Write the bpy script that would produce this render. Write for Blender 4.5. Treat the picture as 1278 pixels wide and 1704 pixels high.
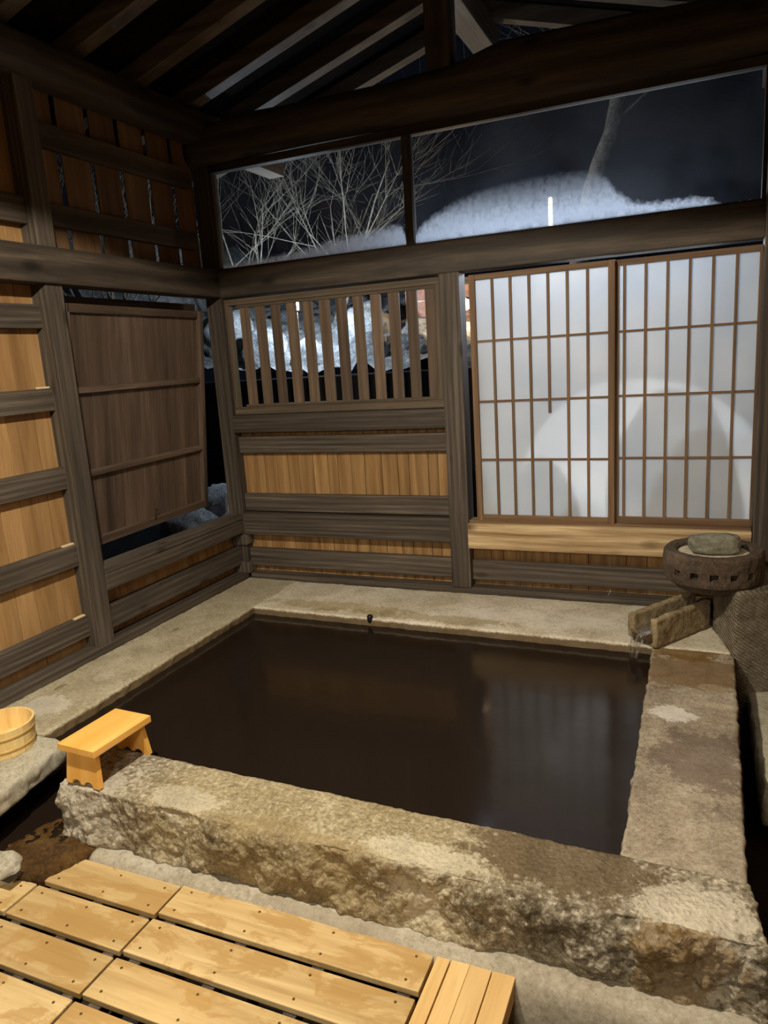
import bpy, bmesh, math, random
from mathutils import Vector, Matrix, noise
random.seed(7)
S = bpy.context.scene
for o in list(bpy.data.objects): bpy.data.objects.remove(o)
COL = S.collection

# ------------------------------------------------------------------ camera
CAM = Vector((2.9, -4.13, 1.45))
yaw, pitch, roll = -.41582, -.20805, -.0651
fw = Vector((math.sin(yaw)*math.cos(pitch), math.cos(yaw)*math.cos(pitch), math.sin(pitch)))
rt = fw.cross(Vector((0, 0, 1))).normalized(); up = rt.cross(fw)
c, s = math.cos(roll), math.sin(roll)
r2 = c*rt + s*up; u2 = -s*rt + c*up
cd = bpy.data.cameras.new('camera'); cam = bpy.data.objects.new('camera', cd); COL.objects.link(cam)
cd.sensor_fit = 'VERTICAL'; cd.sensor_height = 24.0; cd.lens = 24.0*1208.3/1704; cd.clip_start = .02
m = Matrix.Identity(4)
for i in range(3):
    m[i][0] = r2[i]; m[i][1] = u2[i]; m[i][2] = -fw[i]; m[i][3] = CAM[i]
cam.matrix_world = m
S.camera = cam

# ------------------------------------------------------------------ world, exposure
S.view_settings.view_transform = 'Standard'; S.view_settings.look = 'None'
S.view_settings.gamma = 1.0; S.view_settings.use_curve_mapping = False
S.view_settings.exposure = 0.4
w = bpy.data.worlds.new('night'); S.world = w; w.use_nodes = True
w.node_tree.nodes['Background'].inputs[0].default_value = (.45, .6, 1, 1)
w.node_tree.nodes['Background'].inputs[1].default_value = .0035
S.cycles.use_denoising = True
S.cycles.max_bounces = 8; S.cycles.diffuse_bounces = 4; S.cycles.transparent_max_bounces = 12
S.cycles.sample_clamp_indirect = 3

# ------------------------------------------------------------------ lights
def light(name, kind, loc, energy, color, radius=.05, target=None, cone=None, blend=.15, size=None):
    d = bpy.data.lights.new(name, kind); d.energy = energy; d.color = color
    if kind == 'AREA':
        d.shape = 'RECTANGLE'; d.size, d.size_y = size
    else: d.shadow_soft_size = radius
    if kind == 'SPOT': d.spot_size = math.radians(cone); d.spot_blend = blend
    o = bpy.data.objects.new(name, d); COL.objects.link(o); o.location = loc
    if target is not None:
        o.rotation_euler = (Vector(target)-Vector(loc)).to_track_quat('-Z', 'Y').to_euler()
    return o
LAMP = Vector((1.60, -2.98, 2.70))
light('pendant_light', 'SPOT', LAMP, 640, (1, .895, .725), .035, (LAMP.x, LAMP.y, 0), 158, .07)
light('rear_fill_light', 'SPOT', (2.3, -5.2, 2.05), 120, (1, .89, .72), .25, (1.6, -1.6, -.3), 62, .6)  # added fill from behind the camera, stands for no known lamp
FLOOD = Vector((-.26, 1.45, 1.93))
light('garden_flood_light', 'POINT', FLOOD + Vector((0, .08, 0)), 34, (.66, .82, 1), .03)
light('garden_flood_beam', 'SPOT', FLOOD + Vector((0, .08, 0)), 100, (.66, .82, 1), .03, (-1.0, 3.6, 2.3), 110, .6)
light('eave_strip_light', 'AREA', (2.12, .50, 1.99), 9, (.66, .79, 1), target=(2.12, .0, 2.0), size=(1.7, .05))
light('screen_back_light', 'AREA', (2.5, 1.30, 1.9), 8, (.88, .94, 1), target=(2.45, .1, 1.1), size=(1.0, .4))
light('garden_spot_light', 'SPOT', (2.55, 1.38, .25), 80, (1, .97, .93), .014, (2.60, .04, .52), 52, .05)
light('garden_spot_light', 'SPOT', (2.35, 1.40, .45), 28, (.85, .93, 1), .02, (2.75, .04, .80), 80, .08)
light('lantern_light', 'POINT', (.80, 2.75, 1.91), 16, (1, .74, .45), .06)

# ------------------------------------------------------------------ helpers
def lin(r, g, b):
    f = lambda v: (v/255/12.92) if v/255 <= .04045 else ((v/255+.055)/1.055)**2.4
    return (f(r), f(g), f(b), 1)
def link(o, parent=None):
    COL.objects.link(o)
    if parent is not None: o.parent = parent
    return o
def tag(o, label=None, cat=None, group=None, kind=None):
    if label: o['label'] = label
    if cat: o['category'] = cat
    if group: o['group'] = group
    if kind: o['kind'] = kind
    return o
def empty(name, loc, rot=(0, 0, 0)):
    o = bpy.data.objects.new(name, None); o.location = loc; o.rotation_euler = rot; o.empty_display_size = .1
    return link(o)
def finish(bm, name, mat, parent=None, smooth=False, center=True, local=False):
    """link bm as one mesh object. vertices are in world space (or in the parent's space when local)"""
    me = bpy.data.meshes.new(name)
    off = Vector((0, 0, 0))
    if center and bm.verts:
        xs = [v.co for v in bm.verts]
        lo = Vector([min(v[i] for v in xs) for i in range(3)]); hi = Vector([max(v[i] for v in xs) for i in range(3)])
        off = (lo+hi)/2
        if parent is None: off.z = lo.z
        bmesh.ops.translate(bm, verts=bm.verts, vec=-off)
    bm.to_mesh(me); bm.free()
    for mm in (mat if isinstance(mat, (list, tuple)) else [mat]): me.materials.append(mm)
    if smooth:
        for p in me.polygons: p.use_smooth = True
    o = bpy.data.objects.new(name, me)
    if parent is not None:
        o.location = off if local else off - parent.location
    else: o.location = off
    return link(o, parent)
def addbox(bm, x0, x1, y0, y1, z0, z1, bev=.004, mi=0, jit=0):
    r = bmesh.ops.create_cube(bm, size=1)
    for v in r['verts']:
        v.co = Vector((x0+(v.co.x+.5)*(x1-x0), y0+(v.co.y+.5)*(y1-y0), z0+(v.co.z+.5)*(z1-z0)))
        if jit: v.co += Vector([random.uniform(-jit, jit) for _ in range(3)])
    fs = list({f for v in r['verts'] for f in v.link_faces})
    for f in fs: f.material_index = mi
    if bev:
        bmesh.ops.bevel(bm, geom=list({e for f in fs for e in f.edges}), offset=min(bev, .4*min(x1-x0, y1-y0, z1-z0)), segments=2, affect='EDGES', profile=.6)
def box(name, mat, x0, x1, y0, y1, z0, z1, parent=None, bev=.004, jit=0, local=False):
    bm = bmesh.new(); addbox(bm, x0, x1, y0, y1, z0, z1, bev, 0, jit)
    return finish(bm, name, mat, parent, local=local)
def addtube(bm, pts, rads, seg=12, cap=True, mi=0):
    pts = [Vector(p) for p in pts]; rings = []
    n = len(pts); prev = None
    for i, p in enumerate(pts):
        t = (pts[min(i+1, n-1)]-pts[max(i-1, 0)]).normalized()
        if prev is None:
            a = t.orthogonal().normalized()
        else:
            a = (prev - t*prev.dot(t)).normalized()
        prev = a; b = t.cross(a)
        rings.append([bm.verts.new(p+(a*math.cos(2*math.pi*k/seg)+b*math.sin(2*math.pi*k/seg))*rads[i]) for k in range(seg)])
    for i in range(n-1):
        for k in range(seg):
            f = bm.faces.new((rings[i][k], rings[i][(k+1) % seg], rings[i+1][(k+1) % seg], rings[i+1][k])); f.material_index = mi
    if cap:
        bm.faces.new(rings[0][::-1]).material_index = mi; bm.faces.new(rings[-1]).material_index = mi
def lathe(bm, prof, cx, cy, seg=48, fn=None):
    rings = []
    for (r, z) in prof:
        ring = []
        for k in range(seg):
            a = 2*math.pi*k/seg; co = Vector((cx+r*math.cos(a), cy+r*math.sin(a), z))
            if fn: co = fn(co)
            ring.append(bm.verts.new(co))
        rings.append(ring)
    for i in range(len(prof)-1):
        for k in range(seg): bm.faces.new((rings[i][k], rings[i][(k+1) % seg], rings[i+1][(k+1) % seg], rings[i+1][k]))
    return rings
def fbm(p, o=4):
    return noise.fractal(p, 1.0, 2.0, o, noise_basis='PERLIN_ORIGINAL')
def stone_block(name, mat, quad, z0, z1, r, step, ampf, parent=None):
    """rounded, rough-hewn block over the footprint quad (4 corners, counter-clockwise)"""
    q = [Vector((a, b)) for a, b in quad]
    L = ((q[1]-q[0]).length+(q[2]-q[3]).length)/2; W = ((q[3]-q[0]).length+(q[2]-q[1]).length)/2; H = z1-z0
    nx, ny, nz = [max(2, int(round(v/step))) for v in (L, W, H)]
    bm = bmesh.new(); V = {}
    def vert(i, j, k):
        if (i, j, k) in V: return V[(i, j, k)]
        p = Vector((i/nx*L, j/ny*W, k/nz*H))
        cl = Vector((min(max(p.x, r), L-r), min(max(p.y, r), W-r), min(max(p.z, r), H-r)))
        d = p-cl
        n = d.normalized() if d.length > 1e-6 else Vector((0, 0, 1))
        p = cl+n*r
        u, v = p.x/L, p.y/W
        xy = q[0]*(1-u)*(1-v)+q[1]*u*(1-v)+q[2]*u*v+q[3]*(1-u)*v
        wp = Vector((xy.x, xy.y, z0+p.z)); wp += n*ampf(wp, n)
        V[(i, j, k)] = bm.verts.new(wp); return V[(i, j, k)]
    def quadf(a, b, c_, d_): bm.faces.new((vert(*a), vert(*b), vert(*c_), vert(*d_)))
    for i in range(nx):
        for j in range(ny):
            quadf((i, j, 0), (i, j+1, 0), (i+1, j+1, 0), (i+1, j, 0)); quadf((i, j, nz), (i+1, j, nz), (i+1, j+1, nz), (i, j+1, nz))
    for i in range(nx):
        for k in range(nz):
            quadf((i, 0, k), (i+1, 0, k), (i+1, 0, k+1), (i, 0, k+1)); quadf((i, ny, k), (i, ny, k+1), (i+1, ny, k+1), (i+1, ny, k))
    for j in range(ny):
        for k in range(nz):
            quadf((0, j, k), (0, j, k+1), (0, j+1, k+1), (0, j+1, k)); quadf((nx, j, k), (nx, j+1, k), (nx, j+1, k+1), (nx, j, k+1))
    return finish(bm, name, mat, parent, smooth=True)

# ------------------------------------------------------------------ materials
class NT:
    def __init__(s, name):
        s.m = bpy.data.materials.new(name); s.m.use_nodes = True; s.t = s.m.node_tree; s.t.nodes.clear()
    def n(s, typ, **kw):
        nd = s.t.nodes.new('ShaderNode'+typ)
        for k, v in kw.items():
            if k.startswith('i_'):
                key = k[2:]; nd.inputs[int(key) if key.isdigit() else key.replace('_', ' ')].default_value = v
            else: setattr(nd, k, v)
        return nd
    def l(s, a, b): s.t.links.new(a, b)
    def ramp(s, fac, stops, interp='LINEAR'):
        nd = s.t.nodes.new('ShaderNodeValToRGB'); e = nd.color_ramp.elements; nd.color_ramp.interpolation = interp
        while len(e) > 1: e.remove(e[-1])
        e[0].position = stops[0][0]; e[0].color = stops[0][1]
        for p, cc in stops[1:]:
            x = e.new(p); x.color = cc
        s.l(fac, nd.inputs[0]); return nd.outputs[0]
    def mix(s, fac, a, b, blend='MIX'):
        nd = s.t.nodes.new('ShaderNodeMix'); nd.data_type = 'RGBA'; nd.blend_type = blend
        for sock, v in ((nd.inputs[0], fac), (nd.inputs[6], a), (nd.inputs[7], b)):
            if hasattr(v, 'is_linked'): s.l(v, sock)
            else: sock.default_value = v
        return nd.outputs[2]
    def math(s, op, a, b=0.0, clamp=False):
        nd = s.t.nodes.new('ShaderNodeMath'); nd.operation = op; nd.use_clamp = clamp
        for sock, v in ((nd.inputs[0], a), (nd.inputs[1], b)):
            if hasattr(v, 'is_linked'): s.l(v, sock)
            else: sock.default_value = v
        return nd.outputs[0]
    def rng(s, v, a, b, c_=0.0, d_=1.0):
        nd = s.t.nodes.new('ShaderNodeMapRange'); s.l(v, nd.inputs[0])
        for i, x in enumerate((a, b, c_, d_)): nd.inputs[i+1].default_value = x
        return nd.outputs[0]
G = lambda v: (v, v, v, 1)
def wood(name, base, dark, axis, light_=None, cross=22, rough=.6, fib=.5, knots=0.0, tonevar=.25, wet=None, bump=.25, spec=.3):
    N = NT(name)
    tc = N.n('TexCoord'); geo = N.n('NewGeometry'); oi = N.n('ObjectInfo')
    rnd = N.math('ADD', N.math('MULTIPLY', geo.outputs['Random Per Island'], 17.3), N.math('MULTIPLY', oi.outputs['Random'], 31.7))
    cmb = N.n('CombineXYZ'); N.l(rnd, cmb.inputs[0]); N.l(N.math('MULTIPLY', rnd, 1.7), cmb.inputs[1]); N.l(N.math('MULTIPLY', rnd, .63), cmb.inputs[2])
    ad = N.n('VectorMath', operation='ADD'); N.l(tc.outputs['Object'], ad.inputs[0]); N.l(cmb.outputs[0], ad.inputs[1])
    def mp(al, cr):
        mpn = N.n('Mapping'); sc = [cr]*3; sc['xyz'.index(axis)] = al; mpn.inputs['Scale'].default_value = sc
        N.l(ad.outputs[0], mpn.inputs[0]); return mpn.outputs[0]
    n1 = N.n('TexNoise', i_Scale=1.0, i_Detail=9.0, i_Roughness=.66, i_Distortion=.5); N.l(mp(1.3, cross), n1.inputs[0])
    n2 = N.n('TexNoise', i_Scale=1.0, i_Detail=3.0, i_Roughness=.6); N.l(mp(5, cross*7), n2.inputs[0])
    n3 = N.n('TexNoise', i_Scale=1.0, i_Detail=3.0); N.l(mp(1.3, 5), n3.inputs[0])
    # growth rings: a wave across the board, bent by slow noise along it
    wv = N.n('TexWave', wave_type='BANDS', bands_direction={'x': 'Z', 'y': 'Z', 'z': 'X'}[axis], i_Scale=1.0, i_Distortion=9.0, i_Detail=3.0)
    wv.inputs['Detail Scale'].default_value = .8
    N.l(mp(.5, cross*.22), wv.inputs[0])
    g = N.math('ADD', N.math('MULTIPLY', n1.outputs[0], .84), N.math('MULTIPLY', wv.outputs[1], .16))
    lt = light_ or tuple(min(1, v*1.35) for v in base[:3])+(1,)
    col = N.ramp(g, [(.30, dark), (.52, base), (.74, lt)])
    col = N.mix(N.math('MULTIPLY', N.rng(n2.outputs[0], .45, .7), fib), col, tuple(v*.45 for v in base[:3])+(1,))
    col = N.mix(N.math('MULTIPLY', N.rng(n3.outputs[0], .35, .7), .45), col, dark)
    rr = N.n('TexWhiteNoise', noise_dimensions='1D'); N.l(rnd, rr.inputs['W'])
    tone = N.rng(rr.outputs[0], 0, 1, 1-tonevar, 1+tonevar*.7)
    tcol = N.n('CombineColor'); [N.l(tone, tcol.inputs[i]) for i in range(3)]
    col = N.mix(1.0, col, tcol.outputs[0], 'MULTIPLY')
    if knots:
        vo = N.n('TexVoronoi', i_Scale=1.0); N.l(mp(2.3, 5.5), vo.inputs[0])
        kf = N.rng(vo.outputs['Distance'], .05*knots, .15*knots, 1, 0)
        col = N.mix(N.math('MULTIPLY', kf, .8), col, tuple(v*.35 for v in dark[:3])+(1,))
    b = N.n('BsdfPrincipled', i_Roughness=rough); b.inputs['Specular IOR Level'].default_value = spec
    if wet:
        wn = N.n('TexNoise', i_Scale=4.5, i_Detail=9.0, i_Roughness=.68, i_Distortion=.6)
        mpw = N.n('Mapping'); sc = [1.6]*3; sc['xyz'.index(axis)] = .8; mpw.inputs['Scale'].default_value = sc
        N.l(ad.outputs[0], mpw.inputs[0]); N.l(mpw.outputs[0], wn.inputs[0])
        wf = N.math('MULTIPLY', N.rng(wn.outputs[0], .485, .53), .55)
        col = N.mix(wf, col, wet)
        N.l(N.rng(wf, 0, 1, rough, rough*.5), b.inputs['Roughness'])
    N.l(col, b.inputs['Base Color'])
    bp = N.n('Bump', i_Strength=bump, i_Distance=.004)
    N.l(N.math('ADD', g, N.math('MULTIPLY', n2.outputs[0], .6)), bp.inputs['Height']); N.l(bp.outputs[0], b.inputs['Normal'])
    o = N.n('OutputMaterial'); N.l(b.outputs[0], o.inputs[0]); return N.m
def stone(name, base, dark, lt, scale=6, patches=(), waterline=False, bump=.5, pebble=0.0, crust=None, rough=.85, tool=0):
    """patches: (x, y, rx, ry, colour, strength) stains and scuffs lying on the stone"""
    N = NT(name); geo = N.n('NewGeometry'); P = geo.outputs['Position']
    n1 = N.n('TexNoise', i_Scale=scale, i_Detail=8.0, i_Roughness=.65, i_Distortion=.3); N.l(P, n1.inputs[0])
    n2 = N.n('TexNoise', i_Scale=scale*14, i_Detail=6.0, i_Roughness=.7); N.l(P, n2.inputs[0])
    n3 = N.n('TexNoise', i_Scale=scale*.45, i_Detail=5.0, i_Roughness=.6); N.l(P, n3.inputs[0])
    g = N.math('ADD', N.math('MULTIPLY', n1.outputs[0], .6), N.math('MULTIPLY', n2.outputs[0], .4))
    col = N.ramp(g, [(.34, dark), (.5, base), (.66, lt)])
    col = N.mix(N.rng(n3.outputs[0], .42, .68, 0, .5), col, dark)
    n5 = N.n('TexNoise', i_Scale=170.0, i_Detail=3.0, i_Roughness=.6); N.l(P, n5.inputs[0])
    n6 = N.n('TexNoise', i_Scale=48.0, i_Detail=4.0, i_Roughness=.7); N.l(P, n6.inputs[0])
    col = N.mix(N.rng(n5.outputs[0], .40, .30, 0, .6), col, tuple(v*.5 for v in dark[:3])+(1,))
    col = N.mix(N.rng(n5.outputs[0], .60, .72, 0, .55), col, lt)
    col = N.mix(N.rng(n6.outputs[0], .47, .34, 0, .7 if pebble else .45), col, tuple(v*.55 for v in dark[:3])+(1,))
    col = N.mix(N.rng(n6.outputs[0], .54, .66, 0, .75 if pebble else .35), col, tuple(min(1, v*1.12) for v in lt[:3])+(1,))
    h = N.math('ADD', N.math('MULTIPLY', n2.outputs[0], .7), N.math('MULTIPLY', n1.outputs[0], .5))
    h = N.math('ADD', h, N.math('MULTIPLY', n6.outputs[0], .35))
    if pebble:
        vo = N.n('TexVoronoi', i_Scale=75.0, feature='SMOOTH_F1'); N.l(P, vo.inputs[0])
        h = N.math('SUBTRACT', h, N.math('MULTIPLY', vo.outputs['Distance'], pebble))
        col = N.mix(N.rng(vo.outputs['Distance'], .35, .75, 0, .75), col, dark)
    if crust:
        ccol, x0, x1, y0, y1 = crust
        sp = N.n('SeparateXYZ'); N.l(P, sp.inputs[0])
        cf = N.math('MULTIPLY', N.rng(sp.outputs[0], x0, x0+.25), N.rng(sp.outputs[0], x1-.35, x1, 1, 0))
        cf = N.math('MULTIPLY', cf, N.rng(N.math('ADD', sp.outputs[1], N.math('MULTIPLY', n1.outputs[0], .22)), y0+.08, y0+.15))
        cf = N.math('MULTIPLY', cf, N.rng(n2.outputs[0], .30, .62, .10, .6))
        col = N.mix(cf, col, ccol)
    for (x, y, rx, ry, pc, st) in patches:
        sb = N.n('VectorMath', operation='SUBTRACT'); N.l(P, sb.inputs[0]); sb.inputs[1].default_value = (x, y, 0)
        ml = N.n('VectorMath', operation='MULTIPLY'); N.l(sb.outputs[0], ml.inputs[0]); ml.inputs[1].default_value = (1/rx, 1/ry, 0)
        ln = N.n('VectorMath', operation='LENGTH'); N.l(ml.outputs[0], ln.inputs[0])
        n4 = N.n('TexNoise', i_Scale=26.0, i_Detail=6.0, i_Roughness=.65); N.l(P, n4.inputs[0])
        dd = N.math('ADD', ln.outputs['Value'], N.math('MULTIPLY', N.math('SUBTRACT', n1.outputs[0], .5), 1.8))
        dd = N.math('ADD', dd, N.math('MULTIPLY', N.math('SUBTRACT', n4.outputs[0], .5), 1.8))
        pf = N.rng(dd, .85, 1.0, st, 0)
        col = N.mix(pf, col, N.mix(1.0, pc, N.ramp(g, [(.3, G(.55)), (.5, G(1.0)), (.66, G(1.2))]), 'MULTIPLY'))
    if waterline:
        sz = N.n('SeparateXYZ'); N.l(P, sz.inputs[0])
        zz = N.math('ADD', sz.outputs[2], N.math('MULTIPLY', N.math('SUBTRACT', n2.outputs[0], .5), .02))
        col = N.mix(N.rng(zz, -.016, -.006, .9, 0), col, lin(92, 72, 42))
    if tool:
        mp = N.n('Mapping'); mp.inputs['Rotation'].default_value = (0, math.radians(-38), 0); N.l(P, mp.inputs[0])
        wv = N.n('TexWave', bands_direction='Z', i_Scale=tool, i_Distortion=2.5, i_Detail=3.0); wv.inputs['Detail Scale'].default_value = 2.0
        N.l(mp.outputs[0], wv.inputs[0]); h = N.math('ADD', h, N.math('MULTIPLY', wv.outputs[1], .5))
    b = N.n('BsdfPrincipled', i_Roughness=rough); b.inputs['Specular IOR Level'].default_value = .3
    N.l(col, b.inputs['Base Color'])
    bp = N.n('Bump', i_Strength=bump, i_Distance=.012); N.l(h, bp.inputs['Height']); N.l(bp.outputs[0], b.inputs['Normal'])
    o = N.n('OutputMaterial'); N.l(b.outputs[0], o.inputs[0]); return N.m
def plain(name, col, rough=.6, metal=0, spec=.4):
    N = NT(name); n1 = N.n('TexNoise', i_Scale=40.0, i_Detail=4.0); tc = N.n('TexCoord'); N.l(tc.outputs['Object'], n1.inputs[0])
    b = N.n('BsdfPrincipled', i_Roughness=rough, i_Metallic=metal); b.inputs['Specular IOR Level'].default_value = spec
    N.l(N.mix(N.rng(n1.outputs[0], .3, .7, 0, .5), col, tuple(v*.7 for v in col[:3])+(1,)), b.inputs['Base Color'])
    o = N.n('OutputMaterial'); N.l(b.outputs[0], o.inputs[0]); return N.m
def emit(name, col, st):
    N = NT(name); e = N.n('Emission'); e.inputs[0].default_value = col; e.inputs[1].default_value = st
    o = N.n('OutputMaterial'); N.l(e.outputs[0], o.inputs[0]); return N.m

D_B, D_D, D_L = lin(90, 81, 71), lin(54, 48, 42), lin(124, 113, 100)
DK = {a: wood('weathered_wood_'+a, D_B, D_D, a, D_L, cross=42, knots=1.0, fib=.75, bump=.4) for a in 'xyz'}
BM = {a: wood('beam_wood_'+a, lin(76, 67, 57), lin(42, 37, 32), a, lin(108, 96, 82), cross=14, knots=1.2) for a in 'xyz'}
PANEL = wood('cedar_panel', lin(163, 127, 82), lin(124, 92, 56), 'z', lin(186, 150, 104), cross=20, fib=.35, tonevar=.16, rough=.55)
SHADED = wood('shaded_cedar_board', lin(120, 92, 64), lin(84, 62, 42), 'z', lin(142, 112, 80), cross=17, fib=.35, tonevar=.16)  # panel cedar darkened: the shade above the lamp cutoff is put into the colour
SLAT = wood('slat_wood', lin(112, 93, 76), lin(78, 64, 52), 'z', lin(134, 114, 96), cross=30, tonevar=.25)
FRAME = {a: wood('frame_wood_'+a, lin(132, 104, 76), lin(100, 76, 54), a, lin(150, 122, 92), cross=34, tonevar=.08) for a in 'xz'}
LATF = {a: wood('lattice_frame_wood_'+a, lin(104, 90, 74), lin(72, 62, 50), a, lin(124, 110, 92), cross=34, tonevar=.08) for a in 'xz'}
SHUT = {a: wood('shutter_wood_'+a, lin(106, 88, 74), lin(66, 54, 46), a, lin(136, 118, 102), cross=18, tonevar=.22) for a in 'yz'}
SILLW = wood('pale_sill_wood', lin(206, 180, 138), lin(124, 94, 60), 'x', lin(232, 210, 170), cross=24, fib=.6, knots=1.2)
DECK = {a: wood('deck_wood_'+a, lin(204, 177, 126), lin(170, 140, 90), a, lin(224, 202, 156), cross=16, fib=.25, tonevar=.08, wet=lin(164, 126, 70), rough=.5, bump=.12) for a in 'x'}
DECKY = wood('deck_end_wood', lin(214, 178, 118), lin(192, 150, 92), 'y', lin(226, 194, 138), cross=16, fib=.2, tonevar=.06, bump=.1)
HINOKI = {a: wood('cypress_'+a, lin(232, 178, 92), lin(218, 156, 70), a, lin(238, 192, 112), cross=15, fib=.1, tonevar=.03, rough=.42, bump=.05) for a in 'yz'}
BUCKW = wood('bucket_wood', lin(236, 206, 140), lin(216, 180, 112), 'z', lin(244, 218, 158), cross=22, fib=.2, tonevar=.05, rough=.5, bump=.06)
BUCKH = plain('bucket_hoop', lin(206, 168, 100), .5)
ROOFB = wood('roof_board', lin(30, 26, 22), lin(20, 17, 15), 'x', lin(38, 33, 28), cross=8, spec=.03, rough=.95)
RAFT = wood('rafter_wood', lin(104, 92, 78), lin(70, 61, 52), 'x', lin(130, 116, 100), cross=18, knots=1.0)
RIDGE = wood('ridge_wood', lin(140, 126, 110), lin(104, 92, 80), 'y', lin(164, 150, 134), cross=18)

sb, sd, sl = lin(164, 154, 132), lin(122, 108, 84), lin(212, 204, 184)
BR = lin(104, 88, 64)
ST_FRONT = stone('stone_front', sb, lin(84, 74, 54), sl, 7, pebble=1.0, bump=.75, crust=(lin(182, 164, 116), 1.0, 2.55, -2.44, -2.1),
    patches=[(2.58, -2.27, .34, .13, BR, .85), (2.16, -2.37, .22, .06, lin(204, 194, 168), .8), (2.92, -2.35, .16, .10, lin(205, 196, 176), .75),
             (1.30, -2.36, .16, .06, lin(196, 186, 162), .7), (.88, -2.38, .16, .08, lin(190, 182, 164), .7), (1.75, -2.42, .35, .06, lin(150, 130, 88), .5), (2.9, -2.46, .14, .05, lin(130, 98, 40), .6)])
ST_RIGHT = stone('stone_right', lin(162, 150, 130), lin(108, 96, 80), lin(194, 184, 164), 6, waterline=True, bump=.6,
    patches=[(2.90, -.86, .26, .20, lin(124, 100, 68), .8), (2.86, -.60, .2, .14, lin(122, 94, 46), .8), (2.83, -1.27, .10, .07, lin(214, 210, 200), .8), (3.0, -1.16, .07, .03, lin(190, 178, 150), .4),
             (2.93, -1.62, .16, .22, lin(112, 98, 88), .7), (2.98, -1.0, .06, .035, lin(176, 162, 132), .5)])
ST_BACK = stone('stone_back', lin(212, 203, 182), lin(164, 152, 124), lin(226, 220, 204), 5, waterline=True, bump=.3,
    patches=[(1.9, -.33, .25, .12, lin(220, 214, 200), .6), (.9, -.42, .5, .08, lin(158, 140, 90), .55), (1.5, -.48, .6, .06, lin(150, 130, 84), .5), (2.3, -.36, .3, .1, lin(214, 208, 192), .5)])
ST_LEFT = stone('stone_left', lin(176, 166, 140), lin(140, 128, 100), lin(196, 188, 164), 5, waterline=True, bump=.25,
    patches=[(.2, -1.95, .12, .1, lin(206, 200, 184), .6), (.22, -1.62, .05, .06, lin(206, 200, 184), .4), (.10, -1.78, .014, .035, lin(110, 94, 66), .7), (.16, -1.0, .014, .04, lin(110, 94, 66), .7)])
ST_SLAB = stone('stone_slab', lin(176, 170, 150), lin(136, 128, 106), lin(196, 190, 172), 6, bump=.4)
ST_DARKPOOL = stone('pool_stone', lin(92, 76, 56), lin(60, 48, 34), lin(110, 94, 72), 4, bump=.4)
ST_WET = stone('wet_stone', lin(96, 70, 38), lin(50, 35, 19), lin(124, 96, 56), 9, bump=1.0, rough=.15)
ST_PALE = stone('pale_rock', lin(196, 190, 170), lin(140, 134, 114), lin(218, 212, 196), 12, bump=.8)
ST_LAVA = stone('lava_stone', lin(94, 80, 66), lin(58, 48, 40), lin(120, 104, 86), 7, bump=.8)
ST_COL = stone('column_stone', lin(132, 122, 104), lin(84, 76, 62), lin(164, 152, 130), 7, bump=.9, tool=22)
ST_TROUGH = stone('trough_stone', lin(160, 142, 110), lin(104, 86, 58), lin(190, 174, 140), 9, bump=.7)
ST_ROCK = stone('grey_rock', lin(140, 138, 122), lin(94, 92, 80), lin(170, 168, 150), 14, bump=.8)
ST_CURB = stone('concrete', lin(172, 164, 146), lin(140, 130, 110), lin(188, 182, 166), 3, bump=.15,
    patches=[(1.9, -2.46, .3, .03, lin(140, 128, 108), .5)])
ST_FLOOR = stone('dark_floor', lin(42, 38, 34), lin(26, 23, 20), lin(56, 51, 46), 4, bump=.4)
ST_GARDEN = stone('garden_rock', lin(150, 150, 148), lin(74, 74, 74), lin(210, 212, 214), 9, bump=.9)
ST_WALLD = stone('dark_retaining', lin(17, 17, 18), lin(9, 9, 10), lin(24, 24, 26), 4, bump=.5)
BARK = stone('pale_bark', lin(140, 132, 116), lin(84, 78, 68), lin(186, 178, 160), 30, bump=.5)
BIRCH = stone('birch_bark', lin(190, 186, 176), lin(60, 56, 52), lin(226, 224, 216), 11, bump=.5)

def mat_water():
    N = NT('pool_water'); geo = N.n('NewGeometry')
    n = N.n('TexNoise', i_Scale=3.0, i_Detail=3.0, i_Roughness=.5); N.l(geo.outputs['Position'], n.inputs[0])
    bp = N.n('Bump', i_Strength=.10, i_Distance=.03); N.l(n.outputs[0], bp.inputs['Height'])
    gl = N.n('BsdfGlossy', i_Roughness=.14); gl.inputs[0].default_value = G(1.0); N.l(bp.outputs[0], gl.inputs['Normal'])
    tr = N.n('BsdfTransparent'); tr.inputs[0].default_value = lin(104, 88, 70)
    df = N.n('BsdfDiffuse'); df.inputs[0].default_value = lin(42, 33, 26)
    mx0 = N.n('MixShader', i_0=.60); N.l(tr.outputs[0], mx0.inputs[1]); N.l(df.outputs[0], mx0.inputs[2])
    fr = N.n('Fresnel', i_IOR=1.33); N.l(bp.outputs[0], fr.inputs['Normal'])
    mx = N.n('MixShader'); N.l(fr.outputs[0], mx.inputs[0]); N.l(mx0.outputs[0], mx.inputs[1]); N.l(gl.outputs[0], mx.inputs[2])
    o = N.n('OutputMaterial'); N.l(mx.outputs[0], o.inputs[0]); return N.m
WATER = mat_water()
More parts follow.
